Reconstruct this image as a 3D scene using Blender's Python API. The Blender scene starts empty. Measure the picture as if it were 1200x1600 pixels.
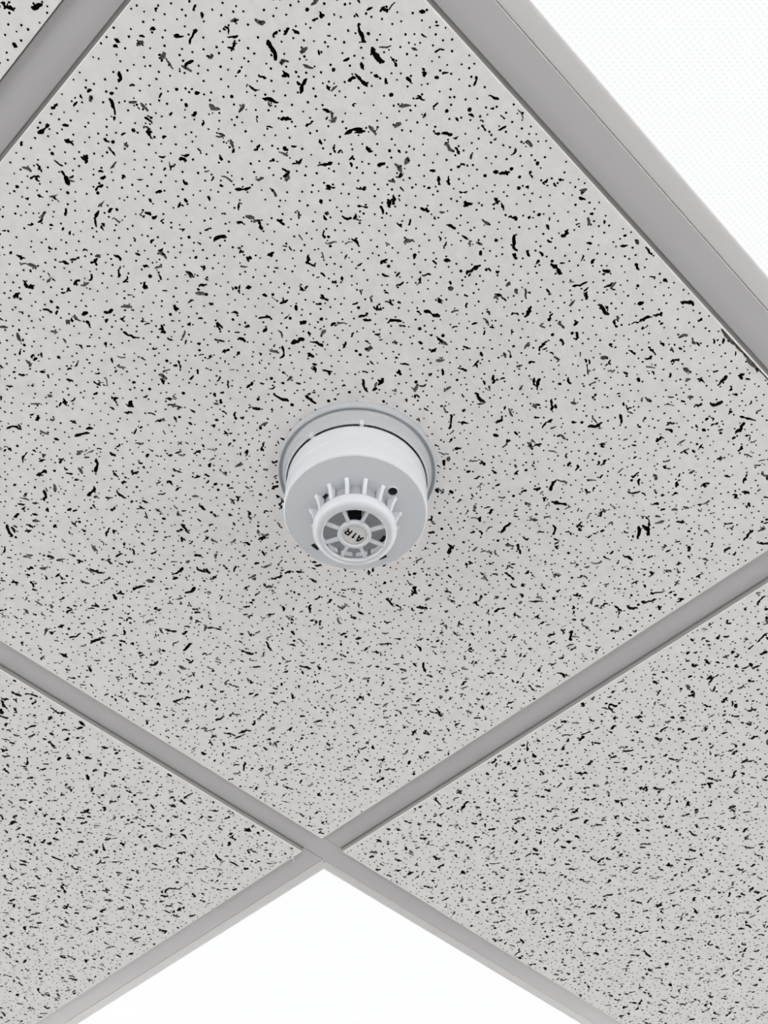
import bpy, bmesh, math, random
import numpy as np
from mathutils import Matrix, Vector
from mathutils.geometry import delaunay_2d_cdt

scene = bpy.context.scene
COL = scene.collection
ZC = 2.70                      # height of the visible tee faces above the floor
G = 0.60                       # grid pitch

# ------------------------------------------------------------------ camera
cam_d = bpy.data.cameras.new('camera')
cam = bpy.data.objects.new('camera', cam_d)
COL.objects.link(cam)
RIGHT = Vector((-0.70673901, 0.70745007, 0.0058625))
DOWN = Vector((-0.57045021, -0.5649364, -0.59618238))
FWD = Vector((-0.41845733, -0.4246896, 0.80282763))
m = Matrix.Identity(4)
for r in range(3):
    m[r][0] = RIGHT[r]; m[r][1] = -DOWN[r]; m[r][2] = -FWD[r]
m[0][3], m[1][3], m[2][3] = 0.58735695, 0.67449114, ZC - 0.66888751
cam.matrix_world = m
cam_d.sensor_fit = 'HORIZONTAL'; cam_d.sensor_width = 36.0
cam_d.lens = 1769.08 / 1200.0 * 36.0
scene.cycles.max_bounces = 7
scene.cycles.diffuse_bounces = 4
cam_d.clip_start = 0.02; cam_d.clip_end = 60
scene.camera = cam

# ------------------------------------------------------------------ daylight and exposure
world = bpy.data.worlds.new('overcast_sky'); scene.world = world
world.use_nodes = True
bg = world.node_tree.nodes['Background']
bg.inputs['Color'].default_value = (1.0, 1.0, 1.0, 1)
bg.inputs['Strength'].default_value = 3.6
LAMP = 0.97                    # brightness of the lit diffusers
vs = scene.view_settings
vs.view_transform = 'Standard'; vs.look = 'None'; vs.gamma = 1.0
vs.exposure = 0.0
vs.use_curve_mapping = False

# ------------------------------------------------------------------ materials
def new_mat(name):
    mt = bpy.data.materials.new(name); mt.use_nodes = True
    nt = mt.node_tree; b = nt.nodes['Principled BSDF']
    return mt, nt, b

def plain(name, col, rough=0.5, spec=0.5, noise=0.0, scale=40.0, bump=0.0, bscale=400.0, metal=0.0):
    mt, nt, b = new_mat(name)
    b.inputs['Roughness'].default_value = rough
    b.inputs['Specular IOR Level'].default_value = spec
    b.inputs['Metallic'].default_value = metal
    tc = nt.nodes.new('ShaderNodeTexCoord')
    n = nt.nodes.new('ShaderNodeTexNoise'); n.inputs['Scale'].default_value = scale
    n.inputs['Detail'].default_value = 4
    nt.links.new(tc.outputs['Object'], n.inputs['Vector'])
    rp = nt.nodes.new('ShaderNodeValToRGB')
    rp.color_ramp.elements[0].position = 0.25; rp.color_ramp.elements[1].position = 0.75
    rp.color_ramp.elements[0].color = tuple(c * (1 - noise) for c in col) + (1,)
    rp.color_ramp.elements[1].color = tuple(min(1, c * (1 + noise)) for c in col) + (1,)
    nt.links.new(n.outputs['Fac'], rp.inputs['Fac'])
    nt.links.new(rp.outputs['Color'], b.inputs['Base Color'])
    if bump > 0:
        n2 = nt.nodes.new('ShaderNodeTexNoise'); n2.inputs['Scale'].default_value = bscale
        n2.inputs['Detail'].default_value = 5
        nt.links.new(tc.outputs['Object'], n2.inputs['Vector'])
        bp = nt.nodes.new('ShaderNodeBump'); bp.inputs['Strength'].default_value = bump
        bp.inputs['Distance'].default_value = 0.0006
        nt.links.new(n2.outputs['Fac'], bp.inputs['Height'])
        nt.links.new(bp.outputs['Normal'], b.inputs['Normal'])
    return mt

M = {}
M['tile'] = plain('tile_paint', (0.785, 0.769, 0.762), 0.9, 0.15, noise=0.05, scale=130, bump=0.6, bscale=420)
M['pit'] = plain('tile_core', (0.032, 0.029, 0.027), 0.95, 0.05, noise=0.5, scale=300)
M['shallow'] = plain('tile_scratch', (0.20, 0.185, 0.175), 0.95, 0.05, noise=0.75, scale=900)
M['crumble'] = plain('tile_crumbled_edge', (0.26, 0.235, 0.21), 0.95, 0.05, noise=0.6, scale=700, bump=0.8, bscale=900)
M['edge'] = plain('tile_edge_grey', (0.33, 0.325, 0.32), 0.7, 0.3, noise=0.03, scale=60)  # tile edge and shoulder, a darker grey than the face
M['tee'] = plain('tee_grey_enamel', (0.515, 0.510, 0.515), 0.34, 0.6, noise=0.012, scale=12)
M['frame'] = plain('lamp_frame_enamel', (0.65, 0.645, 0.645), 0.38, 0.45, noise=0.01, scale=10)
M['plastic'] = plain('white_plastic', (0.655, 0.68, 0.71), 0.22, 0.5, noise=0.008, scale=30)
M['base_plastic'] = plain('base_plastic', (0.47, 0.488, 0.51), 0.25, 0.5, noise=0.01, scale=30)
M['chamber'] = plain('chamber_plastic', (0.42, 0.435, 0.455), 0.35, 0.5, noise=0.02, scale=60)
M['dish'] = plain('dish_plastic', (0.80, 0.82, 0.85), 0.35, 0.5, noise=0.02, scale=60)
M['black'] = plain('black_plastic', (0.008, 0.008, 0.009), 0.35, 0.4, noise=0.2, scale=100)
M['label'] = plain('hub_label_paper', (0.66, 0.66, 0.65), 0.5, 0.4, noise=0.015, scale=90)
M['ink'] = plain('black_ink', (0.006, 0.006, 0.006), 0.6, 0.2)
M['chip'] = plain('chipped_white', (0.82, 0.81, 0.80), 0.8, 0.2)
M['screw'] = plain('screw_steel', (0.35, 0.35, 0.36), 0.4, 0.5, metal=0.6)
M['wall'] = plain('wall_paint', (0.55, 0.545, 0.535), 0.8, 0.3, noise=0.01, scale=3)
M['floor'] = plain('floor_vinyl', (0.13, 0.126, 0.122), 0.45, 0.4, noise=0.05, scale=6)
M['winframe'] = plain('window_frame_paint', (0.82, 0.82, 0.82), 0.4, 0.4)

def diffuser_mat():
    mt, nt, b = new_mat('lit_prismatic_diffuser')
    tc = nt.nodes.new('ShaderNodeTexCoord')
    fac = None
    outs = []
    for d in ('X', 'Y'):
        w = nt.nodes.new('ShaderNodeTexWave'); w.wave_type = 'BANDS'; w.bands_direction = d
        w.inputs['Scale'].default_value = 100.0          # prism pitch of about 3 mm
        w.inputs['Distortion'].default_value = 0.0
        nt.links.new(tc.outputs['Object'], w.inputs['Vector'])
        outs.append(w)
    mul = nt.nodes.new('ShaderNodeMath'); mul.operation = 'MULTIPLY'
    nt.links.new(outs[0].outputs['Fac'], mul.inputs[0]); nt.links.new(outs[1].outputs['Fac'], mul.inputs[1])
    rp = nt.nodes.new('ShaderNodeValToRGB')
    rp.color_ramp.elements[0].color = (0.99, 0.996, 1.0, 1); rp.color_ramp.elements[1].color = (0.895, 0.91, 0.925, 1)
    nt.links.new(mul.outputs[0], rp.inputs['Fac'])
    b.inputs['Base Color'].default_value = (0.03, 0.03, 0.03, 1)
    b.inputs['Specular IOR Level'].default_value = 0.15
    b.inputs['Roughness'].default_value = 0.6
    nt.links.new(rp.outputs['Color'], b.inputs['Emission Color'])
    b.inputs['Emission Strength'].default_value = LAMP
    return mt
M['diffuser'] = diffuser_mat()

def glass_mat():
    mt, nt, b = new_mat('window_glass')
    t = nt.nodes.new('ShaderNodeBsdfTransparent'); t.inputs['Color'].default_value = (0.97, 0.968, 0.965, 1)
    g = nt.nodes.new('ShaderNodeBsdfGlossy'); g.inputs['Roughness'].default_value = 0.02
    mx = nt.nodes.new('ShaderNodeMixShader'); mx.inputs['Fac'].default_value = 0.06
    nt.links.new(t.outputs[0], mx.inputs[1]); nt.links.new(g.outputs[0], mx.inputs[2])
    nt.links.new(mx.outputs[0], nt.nodes['Material Output'].inputs['Surface'])
    return mt
M['glass'] = glass_mat()

# ------------------------------------------------------------------ helpers
def link(name, me, parent=None, loc=(0, 0, 0), rotz=0.0):
    o = bpy.data.objects.new(name, me); COL.objects.link(o)
    o.location = loc; o.rotation_euler = (0, 0, rotz)
    if parent is not None: o.parent = parent
    return o

def empty(name, loc=(0, 0, 0)):
    o = bpy.data.objects.new(name, None); COL.objects.link(o); o.location = loc
    o.empty_display_size = 0.05
    return o

def tag(o, label=None, cat=None, group=None, kind=None):
    if label: o['label'] = label
    if cat: o['category'] = cat
    if group: o['group'] = group
    if kind: o['kind'] = kind
    return o

def mesh(name, verts, faces, mat, smooth=None):
    me = bpy.data.meshes.new(name); me.from_pydata([tuple(v) for v in verts], [], faces)
    bm = bmesh.new(); bm.from_mesh(me)
    bmesh.ops.recalc_face_normals(bm, faces=bm.faces[:]); bm.to_mesh(me); bm.free()
    me.materials.append(mat)
    if smooth is not None:
        me.polygons.foreach_set('use_smooth', [True] * len(me.polygons))
        me.set_sharp_from_angle(angle=math.radians(smooth))
    me.update()
    return me

def boxes(name, bs, mat):
    v, f = [], []
    for (x0, x1, y0, y1, z0, z1) in bs:
        k = len(v)
        v += [(x0, y0, z0), (x1, y0, z0), (x1, y1, z0), (x0, y1, z0), (x0, y0, z1), (x1, y0, z1), (x1, y1, z1), (x0, y1, z1)]
        f += [(k, k + 3, k + 2, k + 1), (k + 4, k + 5, k + 6, k + 7), (k, k + 1, k + 5, k + 4), (k + 1, k + 2, k + 6, k + 5), (k + 2, k + 3, k + 7, k + 6), (k + 3, k, k + 4, k + 7)]
    return mesh(name, v, f, mat)

def lathe(name, prof, mat, n=96, closed=False, smooth=38, cap0=False, cap1=False):
    v, f = [], []
    for (r, z) in prof:
        for k in range(n):
            a = 2 * math.pi * k / n; v.append((r * math.cos(a), r * math.sin(a), z))
    L = len(prof)
    for i in range(L if closed else L - 1):
        j = (i + 1) % L
        for k in range(n):
            k2 = (k + 1) % n
            f.append((i * n + k, i * n + k2, j * n + k2, j * n + k))
    if cap0: f.append(tuple(range(n)))
    if cap1: f.append(tuple((L - 1) * n + k for k in range(n)))
    return mesh(name, v, f, mat, smooth)

def extrude_profile(name, prof, length, axis, mat, smooth=30):
    """closed (s,z) profile swept along X or Y, centred"""
    v, f = [], []
    n = len(prof)
    for e in (-length / 2, length / 2):
        for (s, z) in prof:
            v.append((e, s, z) if axis == 'X' else (s, e, z))
    for i in range(n):
        j = (i + 1) % n
        f.append((i, j, n + j, n + i))
    f.append(tuple(range(n))); f.append(tuple(range(2 * n - 1, n - 1, -1)))
    return mesh(name, v, f, mat, smooth)

# ------------------------------------------------------------------ room shell
N0, N1 = -4, 4                       # grid cells per side
LO, HI = N0 * G, N1 * G
T = 0.15
TOP = ZC + 0.30
fl = link('floor', boxes('floor', [(LO - T, HI + T, LO - T, HI + T, -0.1, 0.0)], M['floor'])); tag(fl, kind='structure')
sl = link('ceiling_slab', boxes('ceiling_slab', [(LO - T, HI + T, LO - T, HI + T, TOP, TOP + 0.1)], M['wall'])); tag(sl, kind='structure')
W0, W1, WZ0, WZ1 = LO + 0.35, HI - 0.35, 1.25, 2.62
def wall(name, side, win):
    ax, sg = side
    a0, a1 = (HI, HI + T) if sg == '+' else (LO - T, LO)
    e = T if ax == 'x' else 0.0
    def bb(s0, s1, z0, z1):
        return (a0, a1, s0, s1, z0, z1) if ax == 'x' else (s0, s1, a0, a1, z0, z1)
    if win:
        bs = [bb(LO - e, W0, 0, TOP), bb(W1, HI + e, 0, TOP), bb(W0, W1, 0, WZ0), bb(W0, W1, WZ1, TOP)]
    else:
        bs = [bb(LO - e, HI + e, 0, TOP)]
    o = link(name, boxes(name, bs, M['wall'])); tag(o, kind='structure')
wall('wall_east', ('x', '+'), True)
wall('wall_north', ('y', '+'), True)
wall('wall_west', ('x', '-'), True)
wall('wall_south', ('y', '-'), True)
def added_window(name, ax, sg=1):
    p = (HI + 0.05) * sg
    root = empty(name, (p, 0, WZ0) if ax == 'x' else (0, p, WZ0)); tag(root, kind='structure')
    H = WZ1 - WZ0
    def bb(s0, s1, z0, z1, d0, d1):
        return (d0, d1, s0, s1, z0, z1) if ax == 'x' else (s0, s1, d0, d1, z0, z1)
    fr = [bb(W0, W1, 0, 0.05, -.03, .03), bb(W0, W1, H - 0.05, H, -.03, .03)]
    xs = np.linspace(W0, W1, 5)
    for i, s in enumerate(xs):
        s = min(max(s, W0 + 0.025), W1 - 0.025)
        fr.append(bb(s - 0.025, s + 0.025, 0.05, H - 0.05, -.03, .03))
    link('window_frame', boxes('window_frame', fr, M['winframe']), root)
    for i in range(4):
        link('pane', boxes('pane', [bb(xs[i] + 0.02, xs[i + 1] - 0.02, 0.04, H - 0.04, -.003, .003)], M['glass']), root)
added_window('added_window_1', 'x'); added_window('added_window_2', 'y'); added_window('added_window_3', 'x', -1); added_window('added_window_4', 'y', -1)  # unseen windows, added on every wall to spread daylight evenly over the ceiling

# ------------------------------------------------------------------ ceiling grid
ceiling = empty('ceiling', (0, 0, ZC)); tag(ceiling, 'suspended ceiling of fissured mineral tiles in grey tee bars', None, kind='structure')
FW, FT = 0.012, 0.0008
tee_prof = [(-FW, 0.0003), (-FW + 0.0003, 0), (FW - 0.0003, 0), (FW, 0.0003), (FW, FT), (0.0008, FT + 0.0001), (0.0008, 0.030), (0.003, 0.030),
            (0.003, 0.038), (-0.003, 0.038), (-0.003, 0.030), (-0.0008, 0.030), (-0.0008, FT + 0.0001), (-FW, FT)]
main_me = extrude_profile('main_tee', tee_prof, HI - LO, 'X', M['tee'])
cross_me = extrude_profile('cross_tee', tee_prof, G - 2 * FW - 0.0010, 'Y', M['tee'])
for j in range(N0 + 1, N1):
    link('main_tee', main_me, ceiling, (0, j * G, 0))
cross = {}
for i in range(N0 + 1, N1):
    for j in range(N0, N1):
        cross[(i, j)] = link('cross_tee', cross_me, ceiling, (i * G, (j + 0.5) * G, 0.00015))
# wall angle round the room
for k, (b) in enumerate([(LO, HI, HI - 0.022, HI), (LO, HI, LO, LO + 0.022), (HI - 0.022, HI, LO + 0.022, HI - 0.022), (LO, LO + 0.022, LO + 0.022, HI - 0.022)]):
    o = link('trim_%d' % (k + 1), boxes('wall_angle', [b + (ZC - 0.001, ZC - 0.0002)], M['tee'])); tag(o, kind='structure')
# white chip in the enamel just beside the crossing
chip = mesh('paint_chip', [(x, y, -0.00012) for x, y in [(0.0, 0.0), (0.0012, 0.0016), (0.0010, 0.0045), (0.0021, 0.0078), (0.0014, 0.0082), (0.0002, 0.0050), (-0.0009, 0.0019)]], [tuple(range(7))], M['chip'])
link('paint_chip', chip, cross[(0, -1)], (0.0105, 0.2700, 0), math.radians(140))

# ------------------------------------------------------------------ fissured tiles
DROP = 0.0035                       # tile faces hang this far below the tees
HALF = 0.5 * G - FW - 0.0020       # half-width of the dropped tile face
TOPHALF = 0.5 * G - 0.005
SHIFT = 0.0009                     # every tile has slipped a little the same way in its bay
DEPTH = {0: 0.0, 1: 0.0009, 2: 0.0035, 3: 0.0016}

def rpoly(rng, cx, cy, r, n):
    a0 = rng.random() * 6.283
    return [(cx + r * rng.uniform(.82, 1.15) * math.cos(a0 + 6.2832 * k / n), cy + r * rng.uniform(.82, 1.15) * math.sin(a0 + 6.2832 * k / n)) for k in range(n)]

def stroke(rng, cx, cy, L, w, ang, n, curl):
    """a ragged worm-shaped outline"""
    st = L / n; pts = []; a = ang - curl * n / 2
    x = cx - math.cos(ang) * L / 2; y = cy - math.sin(ang) * L / 2
    for k in range(n + 1):
        pts.append((x, y, a))
        a += curl + rng.uniform(-.34, .34)
        x += math.cos(a) * st; y += math.sin(a) * st
    lft, rgt = [], []
    for k, (px, py, pa) in enumerate(pts):
        e = 0.55 if k in (0, n) else 1.0
        for lst, s in ((lft, 1), (rgt, -1)):
            ww = w * 0.5 * e * rng.uniform(.32, 1.6)
            lst.append((px - math.sin(pa) * ww * s + rng.uniform(-.08, .08) * w, py + math.cos(pa) * ww * s + rng.uniform(-.08, .08) * w))
    return lft + rgt[::-1]

def simple_ccw(pts):
    """the outline turned counter-clockwise, or None when it crosses itself"""
    n = len(pts)
    if sum(pts[i][0] * pts[(i + 1) % n][1] - pts[(i + 1) % n][0] * pts[i][1] for i in range(n)) < 0: pts = pts[::-1]
    def o(a, b, c): return (b[0] - a[0]) * (c[1] - a[1]) - (b[1] - a[1]) * (c[0] - a[0])
    for i in range(n):
        a, b = pts[i], pts[(i + 1) % n]
        for j in range(i + 2, n):
            if i == 0 and j == n - 1: continue
            c, d = pts[j], pts[(j + 1) % n]
            if o(a, b, c) * o(a, b, d) <= 0 and o(c, d, a) * o(c, d, b) <= 0: return None
    return pts

def tile_mesh(name, seed, extra=(), bold=1.0):
    rng = random.Random(seed)
    polys = []                                          # (class, points)
    sp = 0.0065
    n = int(2 * HALF / sp) + 2
    for i in range(n):
        for j in range(n):
            if rng.random() < 0.05: continue
            x = -HALF + (i - .3 + (0.5 if j % 2 else 0) * .6 - .15 + rng.uniform(-.36, .36)) * sp
            y = -HALF + (j - .3 + rng.uniform(-.36, .36)) * sp
            r = rng.uniform(.00062, .00086) if rng.random() > 0.03 else rng.uniform(.0011, .0014)
            polys.append((2, rpoly(rng, x, y, r, 6)))
    bias = math.radians(135)
    for k in range(50 * 50):
        x, y = -HALF + (k % 50 + rng.uniform(-.75, .75) + .5) * HALF / 25, -HALF + (k // 50 + rng.uniform(-.75, .75) + .5) * HALF / 25
        ang = bias + rng.gauss(0, .75) if rng.random() < .62 else rng.random() * 6.283
        t = rng.random()
        if t < .36:                                     # short crumbs
            polys.append((2, stroke(rng, x, y, rng.uniform(.002, .0042), rng.uniform(.0015, .0024) * bold, ang, 2, rng.uniform(-.3, .3))))
        elif t < .73:                                   # ordinary fissures
            L = rng.uniform(.0038, .0076) * (0.92 if bold < 1 else 1.04)
            polys.append((2, stroke(rng, x, y, L, rng.uniform(.0013, .0024) * bold, ang, max(3, int(L / .0011)), rng.uniform(-.25, .25))))
            if rng.random() < .38:                      # a side branch
                polys.append((2, stroke(rng, x + rng.uniform(-.001, .001), y + rng.uniform(-.001, .001), L * .55, .0016, ang + rng.choice((-1, 1)) * rng.uniform(.7, 1.5), 3, 0)))
        elif t < .78:                                   # long ones
            L = rng.uniform(.009, .0125)
            polys.append((2, stroke(rng, x, y, L, rng.uniform(.0016, .0028), ang, 6, rng.uniform(-.16, .16))))
        else:                                           # faint combed scratches
            L = rng.uniform(.003, .0075)
            polys.append((1, stroke(rng, x, y, L, rng.uniform(.0012, .0028), ang, max(2, int(L / .0019)), rng.uniform(-.3, .3))))
            if rng.random() < .7:
                for q in range(rng.randint(1, 3)):
                    polys.append((2, rpoly(rng, x + rng.uniform(-.5, .5) * L, y + rng.uniform(-.5, .5) * L, .0006, 5)))
    lim = HALF - 0.0006
    polys = [q for q in polys if all(abs(a) < lim and abs(b) < lim for a, b in q[1])]
    polys += list(extra)
    polys = [(c_, simple_ccw(p_)) for c_, p_ in polys]
    polys = [q for q in polys if q[1]]
    verts = [(-HALF, -HALF), (HALF, -HALF), (HALF, HALF), (-HALF, HALF)]
    faces = [[0, 1, 2, 3]]; cls = [0]
    for c, pts in polys:
        k = len(verts); verts += pts; faces.append(list(range(k, k + len(pts)))); cls.append(c)
    ov, oe, of, _, _, orig = delaunay_2d_cdt([Vector(v) for v in verts], [], faces, 1, 1e-7)
    tri = np.array([tuple(f) for f in of], dtype=np.int64)
    P = np.array([tuple(v) for v in ov])
    c = np.zeros(len(tri), dtype=np.int64)
    for i, ol in enumerate(orig):
        mx = 0
        for q in ol:
            if cls[q] > mx: mx = cls[q] if not (mx == 2 and cls[q] == 3) else mx
        c[i] = mx
    # downward winding
    a, b_, d = P[tri[:, 0]], P[tri[:, 1]], P[tri[:, 2]]
    ccw = ((b_ - a)[:, 0] * (d - a)[:, 1] - (b_ - a)[:, 1] * (d - a)[:, 0]) > 0
    tri[ccw] = tri[ccw][:, ::-1]
    key = tri * 4 + c[:, None]
    # walls between differing levels
    E = np.concatenate([tri[:, [0, 1]], tri[:, [1, 2]], tri[:, [2, 0]]]); EC = np.concatenate([c, c, c])
    lo, hi = E.min(1), E.max(1)
    order = np.lexsort((hi, lo)); l2, h2, c2, e2 = lo[order], hi[order], EC[order], E[order]
    same = np.where((l2[:-1] == l2[1:]) & (h2[:-1] == h2[1:]))[0]
    df = same[c2[same] != c2[same + 1]]
    dep = np.array([DEPTH[k] for k in range(4)])
    quads, qm = [], []
    for k in df:
        ca, cb = int(c2[k]), int(c2[k + 1])
        u, v = (int(t) for t in e2[k])                  # direction of the edge in triangle a
        quads.append((v * 4 + ca, u * 4 + ca, u * 4 + cb, v * 4 + cb))
        qm.append(ca if dep[ca] > dep[cb] else cb)
    allk = np.unique(np.concatenate([key.ravel(), np.array(quads, dtype=np.int64).ravel()]))
    ti = np.searchsorted(allk, key); qi = np.searchsorted(allk, np.array(quads, dtype=np.int64))
    XY = P[allk // 4]; Z = -DROP + dep[allk % 4]
    V = np.column_stack([XY, Z])
    # sides: dropped edge with a small worn bevel, then the shoulder that rests on the tees
    nb = len(V); H, B, T2 = HALF, 0.0005, TOPHALF
    rings = [(H, -DROP), (H + B, -DROP + 0.0006), (H + B, FT), (T2, FT), (T2, 0.012)]
    sv = []
    for h, z in rings: sv += [(-h, -h, z), (h, -h, z), (h, h, z), (-h, h, z)]
    sq = []
    for r in range(len(rings) - 1):
        for k in range(4):
            k2 = (k + 1) % 4
            sq.append((nb + r * 4 + k2, nb + r * 4 + k, nb + (r + 1) * 4 + k, nb + (r + 1) * 4 + k2))
    q4 = nb + (len(rings) - 1) * 4
    sq.append((q4, q4 + 1, q4 + 2, q4 + 3))
    V = np.concatenate([V, np.array(sv)])
    Q = np.concatenate([qi, np.array(sq)])
    me = bpy.data.meshes.new(name)
    nt_, nq = len(ti), len(Q)
    me.vertices.add(len(V)); me.vertices.foreach_set('co', V.astype(np.float32).ravel())
    me.loops.add(nt_ * 3 + nq * 4)
    me.loops.foreach_set('vertex_index', np.concatenate([ti.ravel(), Q.ravel()]).astype(np.int32))
    me.polygons.add(nt_ + nq)
    me.polygons.foreach_set('loop_start', np.concatenate([np.arange(nt_) * 3, nt_ * 3 + np.arange(nq) * 4]).astype(np.int32))
    mats = np.concatenate([np.array([0, 2, 1, 3])[c], np.array([0, 2, 1, 3])[np.array(qm, dtype=np.int64)], np.r_[np.zeros(4), np.full(len(sq) - 4, 4)]]).astype(np.int32)
    for k in ('tile', 'pit', 'shallow', 'crumble', 'edge'): me.materials.append(M[k])
    me.polygons.foreach_set('material_index', mats)
    me.polygons.foreach_set('use_smooth', np.zeros(nt_ + nq, dtype=bool))
    me.update(calc_edges=True); me.validate()
    return me

LAMPS = {(0, 1), (-1, -1)}
# crumbled stretch along the detector tile's edge (by the upper-right tee)
rg = random.Random(5)
extra = []
def worn(s0, s1, w, cl):
    """ragged band along the y = +HALF edge, s measured along x"""
    n = max(3, int(abs(s1 - s0) / 0.003))
    top = [(s0 + (s1 - s0) * k / n, HALF - 0.0003 - rg.uniform(0, .0003)) for k in range(n + 1)]
    bot = [(s0 + (s1 - s0) * k / n, HALF - 0.0006 - w * rg.uniform(.5, 1.2)) for k in range(n + 1)]
    return (cl, top + bot[::-1])
CRUMB = []
for (s0, s1, w) in [(-0.108, -0.125, .0021), (-0.124, -0.139, .0016), (-0.138, -0.152, .0024), (-0.152, -0.176, .0012)]:
    extra.append(worn(s0, s1, w, 3))
variants = [tile_mesh('detector_tile', 11, extra, bold=0.9), tile_mesh('tile_a', 23, bold=1.25), tile_mesh('tile_b', 37, bold=1.25)]
pick = random.Random(3)
for i in range(N0, N1):
    for j in range(N0, N1):
        if (i, j) in LAMPS: continue
        if (i, j) == (0, 0): me, rz = variants[0], 0
        else:
            me = variants[1 + (i + j) % 2]; rz = math.pi * pick.randint(0, 1)
        link('tile', me, ceiling, ((i + .5) * G - SHIFT, (j + .5) * G - SHIFT, 0), rz)

# ------------------------------------------------------------------ panel lights
def square_sweep(name, prof, mat, smooth=30):
    v, f = [], []
    n = len(prof)
    for (h, z) in prof: v += [(-h, -h, z), (h, -h, z), (h, h, z), (-h, h, z)]
    for i in range(n):
        j = (i + 1) % n
        for k in range(4):
            k2 = (k + 1) % 4
            f.append((i * 4 + k, i * 4 + k2, j * 4 + k2, j * 4 + k))
    return mesh(name, v, f, mat, smooth)
IN = 0.5 * G - 0.0258
frame_prof = [(0.5 * G - 0.004, FT), (0.5 * G - FW - 0.0001, FT), (0.5 * G - FW - 0.0002, FT + 0.0007), (0.5 * G - FW - 0.0006, FT + 0.0007), (0.5 * G - FW - 0.0007, FT), (IN + 0.0042, FT), (IN + 0.0030, FT + 0.0003), (IN + 0.0008, FT + 0.0016), (IN, FT + 0.0030), (IN, FT + 0.0060), (IN + 0.002, 0.011), (0.5 * G - 0.004, 0.011)]
frame_me = square_sweep('frame', frame_prof, M['frame'], 60)
diff_me = boxes('diffuser', [(-IN - .0015, IN + .0015, -IN - .0015, IN + .0015, FT + 0.0042, FT + 0.0062)], M['diffuser'])
back_me = boxes('back_plate', [(-.28, .28, -.28, .28, 0.0112, 0.030)], M['frame'])
screw_me = lathe('screw', [(0.0009, 0.0), (0.0009, -0.0002), (0.0005, -0.0004)], M['screw'], 12, cap0=True, cap1=True)
def panel_light(cell, label):
    r = empty('led_panel_light', ((cell[0] + .5) * G, (cell[1] + .5) * G, ZC + FT))
    tag(r, label, 'light', 'square panel lights in the ceiling grid')
    fr = link('frame', frame_me, r, (0, 0, -FT)); link('diffuser', diff_me, r, (0, 0, -FT)); link('back_plate', back_me, r, (0, 0, -FT))
    return fr
panel_light((0, 1), 'white glowing panel light beside the wide tee bar at upper right')
fr = panel_light((-1, -1), 'white glowing panel light at the bottom, cornered by the tee crossing')
link('screw', screw_me, fr, (0.5 * G - 0.0165, 0.5 * G - 0.0150, FT))

# ------------------------------------------------------------------ heat detector
mm = 0.001
DX, DY = 0.28074, 0.33586
det = empty('heat_detector', (DX, DY, ZC - DROP))
tag(det, 'round white plastic heat detector with finned cage, fixed to the ceiling tile', 'detector')
OFF = DROP                                            # profile heights below are measured from the tee plane
def P(prof): return [(r * mm, z * mm + OFF) for r, z in prof]
bs_ = link('mounting_base', lathe('mounting_base', P([(46, -3.5), (56.3, -3.5), (56.6, -4.1), (56.7, -9.2), (56.3, -10.2), (55.4, -10.6), (54.8, -10.0), (54.4, -9.2), (53.6, -9.1), (52.6, -9.8), (51.7, -11.4), (51.1, -13.6), (50.7, -16.5), (50.4, -20.4), (50.0, -21.7), (49.5, -22.1), (49.2, -21.4), (49.1, -14.0), (46, -13.5)]), M['base_plastic'], 128, closed=True, smooth=28), det)
tab_me = boxes('tab', [(47.2 * mm, 50.55 * mm, -1.4 * mm, 1.4 * mm, -23.4 * mm + OFF, -18.5 * mm + OFF)], M['plastic'])
for a in (49.7, 8.0): link('tab', tab_me, bs_, (0, 0, 0), math.radians(a))
link('collar', lathe('collar', P([(40, -18.6), (46.8, -18.6), (47.0, -22.6), (48.2, -22.9), (48.6, -23.4), (48.75, -30), (48.8, -38.3), (48.4, -38.75), (46, -39.0), (40, -39.0)]), M['plastic'], 128, closed=True, smooth=30), det)
ZF = -57.6
def zf(r): return ZF - 0.055 * (46.5 - r)          # the face plate is a very flat cone
cover = link('cover', lathe('cover', P([(46, -39.0), (48.4, -39.25), (48.8, -39.7), (48.75, -48), (48.6, -55.9), (48.3, -56.9), (47.6, -57.5), (46.6, ZF), (46.4, ZF), (46.4, -56.2), (47.2, -55.5), (46, -45)]), M['plastic'], 128, closed=True, smooth=32), det)
# face plate with the central opening and the indicator hole
def circle(r, cx=0, cy=0, n=96): return [(cx + r * math.cos(6.283185 * k / n), cy + r * math.sin(6.283185 * k / n)) for k in range(n)]
la = math.radians(96.4); LX, LY = 32.0 * math.cos(la), 32.0 * math.sin(la); LR = 3.15
def holed_plate(name, ro, holes, z0, z1, mat):
    loops = [circle(ro, n=128)] + [circle(r, x, y, n) for (r, x, y, n) in holes]
    vs_, fs_ = [], []
    for lp in loops:
        k = len(vs_); vs_ += lp; fs_.append(list(range(k, k + len(lp))))
    ov, oe, of, _, _, orig = delaunay_2d_cdt([Vector(v) for v in vs_], [], fs_, 1, 1e-6)
    keep = [tuple(f) for f, o_ in zip(of, orig) if list(o_) == [0]]
    n = len(ov); V, F = [], []
    for z in (z0, z1): V += [(v[0] * mm, v[1] * mm, (z - 0.055 * (ro - math.hypot(v[0], v[1]))) * mm + OFF) for v in ov]
    cnt = {}
    for f in keep:
        F.append(f); F.append(tuple(n + k for k in reversed(f)))
        for a, b in zip(f, f[1:] + f[:1]): cnt.setdefault((min(a, b), max(a, b)), []).append((a, b))
    for e, l in cnt.items():
        if len(l) == 1: a, b = l[0]; F.append((b, a, n + a, n + b))
    return mesh(name, V, F, mat, 20)
plate = link('face_plate', holed_plate('face_plate', 46.5, [(23.4, 0, 0, 96), (LR, LX, LY, 32)], ZF, -55.6, M['plastic']), det)
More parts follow.
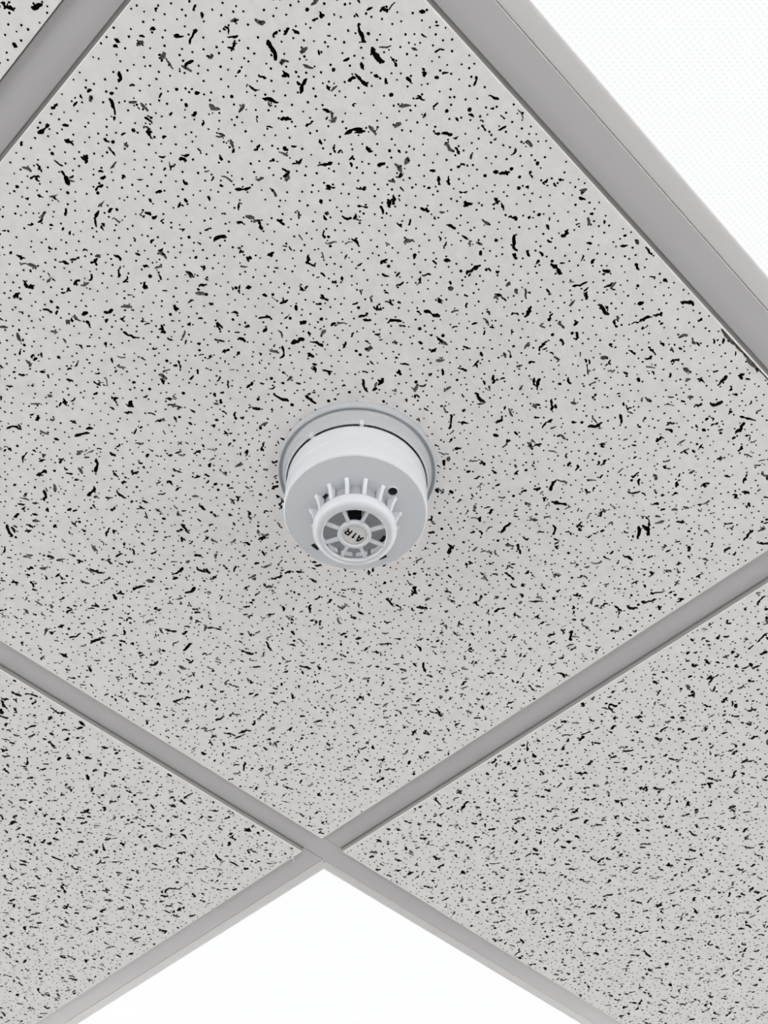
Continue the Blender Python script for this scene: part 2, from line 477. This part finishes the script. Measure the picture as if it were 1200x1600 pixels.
link('indicator_lens', lathe('indicator_lens', [(LR * mm, -0.0004), (LR * mm * .98, -0.0012), (LR * mm * .7, -0.0002), (LR * mm * .3, 0.0002)], M['black'], 32, cap0=True, cap1=True), det, (LX * mm, LY * mm, (zf(32) + 1.1) * mm + OFF))
link('indicator_rim', lathe('indicator_rim', P([(LR, 0.2), (LR, -0.25), (LR + .45, -0.25), (LR + .8, 0.2)]), M['plastic'], 32, closed=True), det, (LX * mm, LY * mm, zf(32) * mm))
# faint raised ridges running from the fins to the rim
def ridge_mesh():
    v = []
    for r in (31.5, 46.6):
        for y, dz in ((-.3, .3), (-.12, -.11), (.12, -.11), (.3, .3)): v.append((r * mm, y * mm, (zf(r) + dz) * mm + OFF))
    return mesh('radial_ridge', v, [(0, 1, 5, 4), (1, 2, 6, 5), (2, 3, 7, 6), (3, 0, 4, 7), (0, 1, 2, 3), (7, 6, 5, 4)], M['plastic'])
rid = ridge_mesh()
for a in (-37.0, 155.0, -85.0, 203.0): link('radial_ridge', rid, plate, (0, 0, 0), math.radians(a))
# fins
def fin_mesh():
    pr = [(31.9, -57.3), (31.3, -58.4), (29.9, -60.6), (28.3, -65.5), (27.2, -70.5), (26.6, -74.5), (24.6, -74.5), (24.7, -66), (24.9, -57.3)]
    n = len(pr); v = []
    for s in (-1, 1):
        for r, z in pr:
            w = 1.45 if z > -58.5 else 1.2
            v.append((r * mm, s * w * mm, z * mm + OFF))
    f = [tuple(range(n)), tuple(range(2 * n - 1, n - 1, -1))] + [(i, (i + 1) % n, n + (i + 1) % n, n + i) for i in range(n)]
    return mesh('fin', v, f, M['plastic'])
fin_me = fin_mesh()
for k in range(15): link('fin', fin_me, det, (0, 0, 0), math.radians(11.0 + 24 * k))
ring = link('cage_ring', lathe('cage_ring', P([(25.6, -70.6), (26.6, -70.3), (27.4, -71.2), (27.95, -73.2), (28.0, -75.6), (27.5, -77.6), (26.3, -79.3), (24.6, -80.4), (22.8, -80.9), (21.6, -80.9), (21.0, -80.5), (20.8, -79.6), (21.0, -77.8), (22.6, -76.2), (24.2, -74.0), (25.0, -72.0)]), M['plastic'], 96, closed=True, smooth=50), det)
spoke_me = boxes('spoke', [(10.4 * mm, 21.3 * mm, -.95 * mm, .95 * mm, -80.4 * mm + OFF, -77.9 * mm + OFF)], M['plastic'])
for k in range(8): link('spoke', spoke_me, det, (0, 0, 0), math.radians(25.6 + 45 * k))
hub = link('hub', lathe('hub', P([(11.0, -77.6), (11.2, -79.8), (10.8, -80.6), (10.2, -80.8), (9.0, -80.75), (8.6, -80.4), (8.5, -79.9), (8.5, -77.6)]), M['plastic'], 64, closed=True, smooth=50), det)
lab = link('hub_label', lathe('hub_label', P([(8.5, -78.2), (8.5, -79.9), (7.0, -80.0), (0.5, -80.05)]), M['label'], 64, cap0=True, cap1=True), det)
# lettering A1R
def strokes(name, segs, w, mat, z0, z1):
    V, F = [], []
    for pts in segs:
        for (x0, y0), (x1, y1) in zip(pts, pts[1:]):
            d = Vector((x1 - x0, y1 - y0)); L = d.length; d /= L; nn = Vector((-d.y, d.x)) * w / 2; e = d * w * .28
            q = [Vector((x0, y0)) - e + nn, Vector((x0, y0)) - e - nn, Vector((x1, y1)) + e - nn, Vector((x1, y1)) + e + nn]
            k = len(V)
            V += [(p.x, p.y, z0) for p in q] + [(p.x, p.y, z1) for p in q]
            F += [(k, k + 1, k + 2, k + 3), (k + 7, k + 6, k + 5, k + 4)] + [(k + i, k + 4 + i, k + 4 + (i + 1) % 4, k + (i + 1) % 4) for i in range(4)]
    return mesh(name, V, F, mat)
def glyph(ch, cx):
    h, w = 4.2, 3.0
    g = {'A': [[(-w / 2, 0), (-.45, h), (.45, h), (w / 2, 0)], [(-1.1, 1.35), (1.1, 1.35)]],
         '1': [[(0.1, 0), (0.0, h)], [(0.0, h), (-.75, h - .75)]],
         'R': [[(-w / 2, 0), (-w / 2, h), (.8, h), (1.35, h - .6), (1.3, h - 1.6), (.7, h - 2.2), (-w / 2, h - 2.2)], [(.2, h - 2.2), (1.5, 0)]]}[ch]
    return [[(cx + x, y - h / 2) for x, y in pl] for pl in g]
segs = []
for ch, cx in (('A', -4.7), ('1', -0.4), ('R', 4.4)): segs += glyph(ch, cx)
ta = math.radians(-7.0); ux, uy = math.cos(ta), math.sin(ta)       # text reads seen from below
segs2 = [[((0.3 + x * ux + y * uy) * mm, (-0.5 + x * uy - y * ux) * mm) for x, y in pl] for pl in segs]
let = link('lettering', strokes('lettering', segs2, 1.1 * mm, M['ink'], -80.12 * mm + OFF, -79.95 * mm + OFF), lab)
let['label'] = 'black bold letters A1R on the hub'
# inner chamber and the black sensing element
link('inner_chamber', lathe('inner_chamber', P([(23.8, -54.0), (23.8, -57.9), (23.9, -68.4), (23.4, -69.2), (22.6, -69.3)]), M['chamber'], 96, smooth=35, cap0=True, cap1=True), det)
link('sensor_dish', lathe('sensor_dish', P([(22.6, -69.0), (22.6, -69.5), (21.8, -69.7), (6, -69.75), (0.5, -69.75)]), M['dish'], 96, smooth=35, cap0=True, cap1=True), det)
def prism(name, pts, z0, z1, mat):
    n = len(pts); v = [(x * mm, y * mm, z0 * mm + OFF) for x, y in pts] + [(x * mm, y * mm, z1 * mm + OFF) for x, y in pts]
    f = [tuple(range(n)), tuple(range(2 * n - 1, n - 1, -1))] + [(i, (i + 1) % n, n + (i + 1) % n, n + i) for i in range(n)]
    return mesh(name, v, f, mat)
th = link('thermistor', prism('thermistor', [(12.4, -4.6), (12.8, 0), (12.4, 4.6), (6.5, 4.4), (4.5, 3.2), (0.6, 3.2), (0.6, -3.2), (4.5, -3.2), (6.5, -4.4)], -70.5, -69.5, M['black']), det, (0, 0, 0), math.radians(45))
th['label'] = 'black sensing element behind the spokes'
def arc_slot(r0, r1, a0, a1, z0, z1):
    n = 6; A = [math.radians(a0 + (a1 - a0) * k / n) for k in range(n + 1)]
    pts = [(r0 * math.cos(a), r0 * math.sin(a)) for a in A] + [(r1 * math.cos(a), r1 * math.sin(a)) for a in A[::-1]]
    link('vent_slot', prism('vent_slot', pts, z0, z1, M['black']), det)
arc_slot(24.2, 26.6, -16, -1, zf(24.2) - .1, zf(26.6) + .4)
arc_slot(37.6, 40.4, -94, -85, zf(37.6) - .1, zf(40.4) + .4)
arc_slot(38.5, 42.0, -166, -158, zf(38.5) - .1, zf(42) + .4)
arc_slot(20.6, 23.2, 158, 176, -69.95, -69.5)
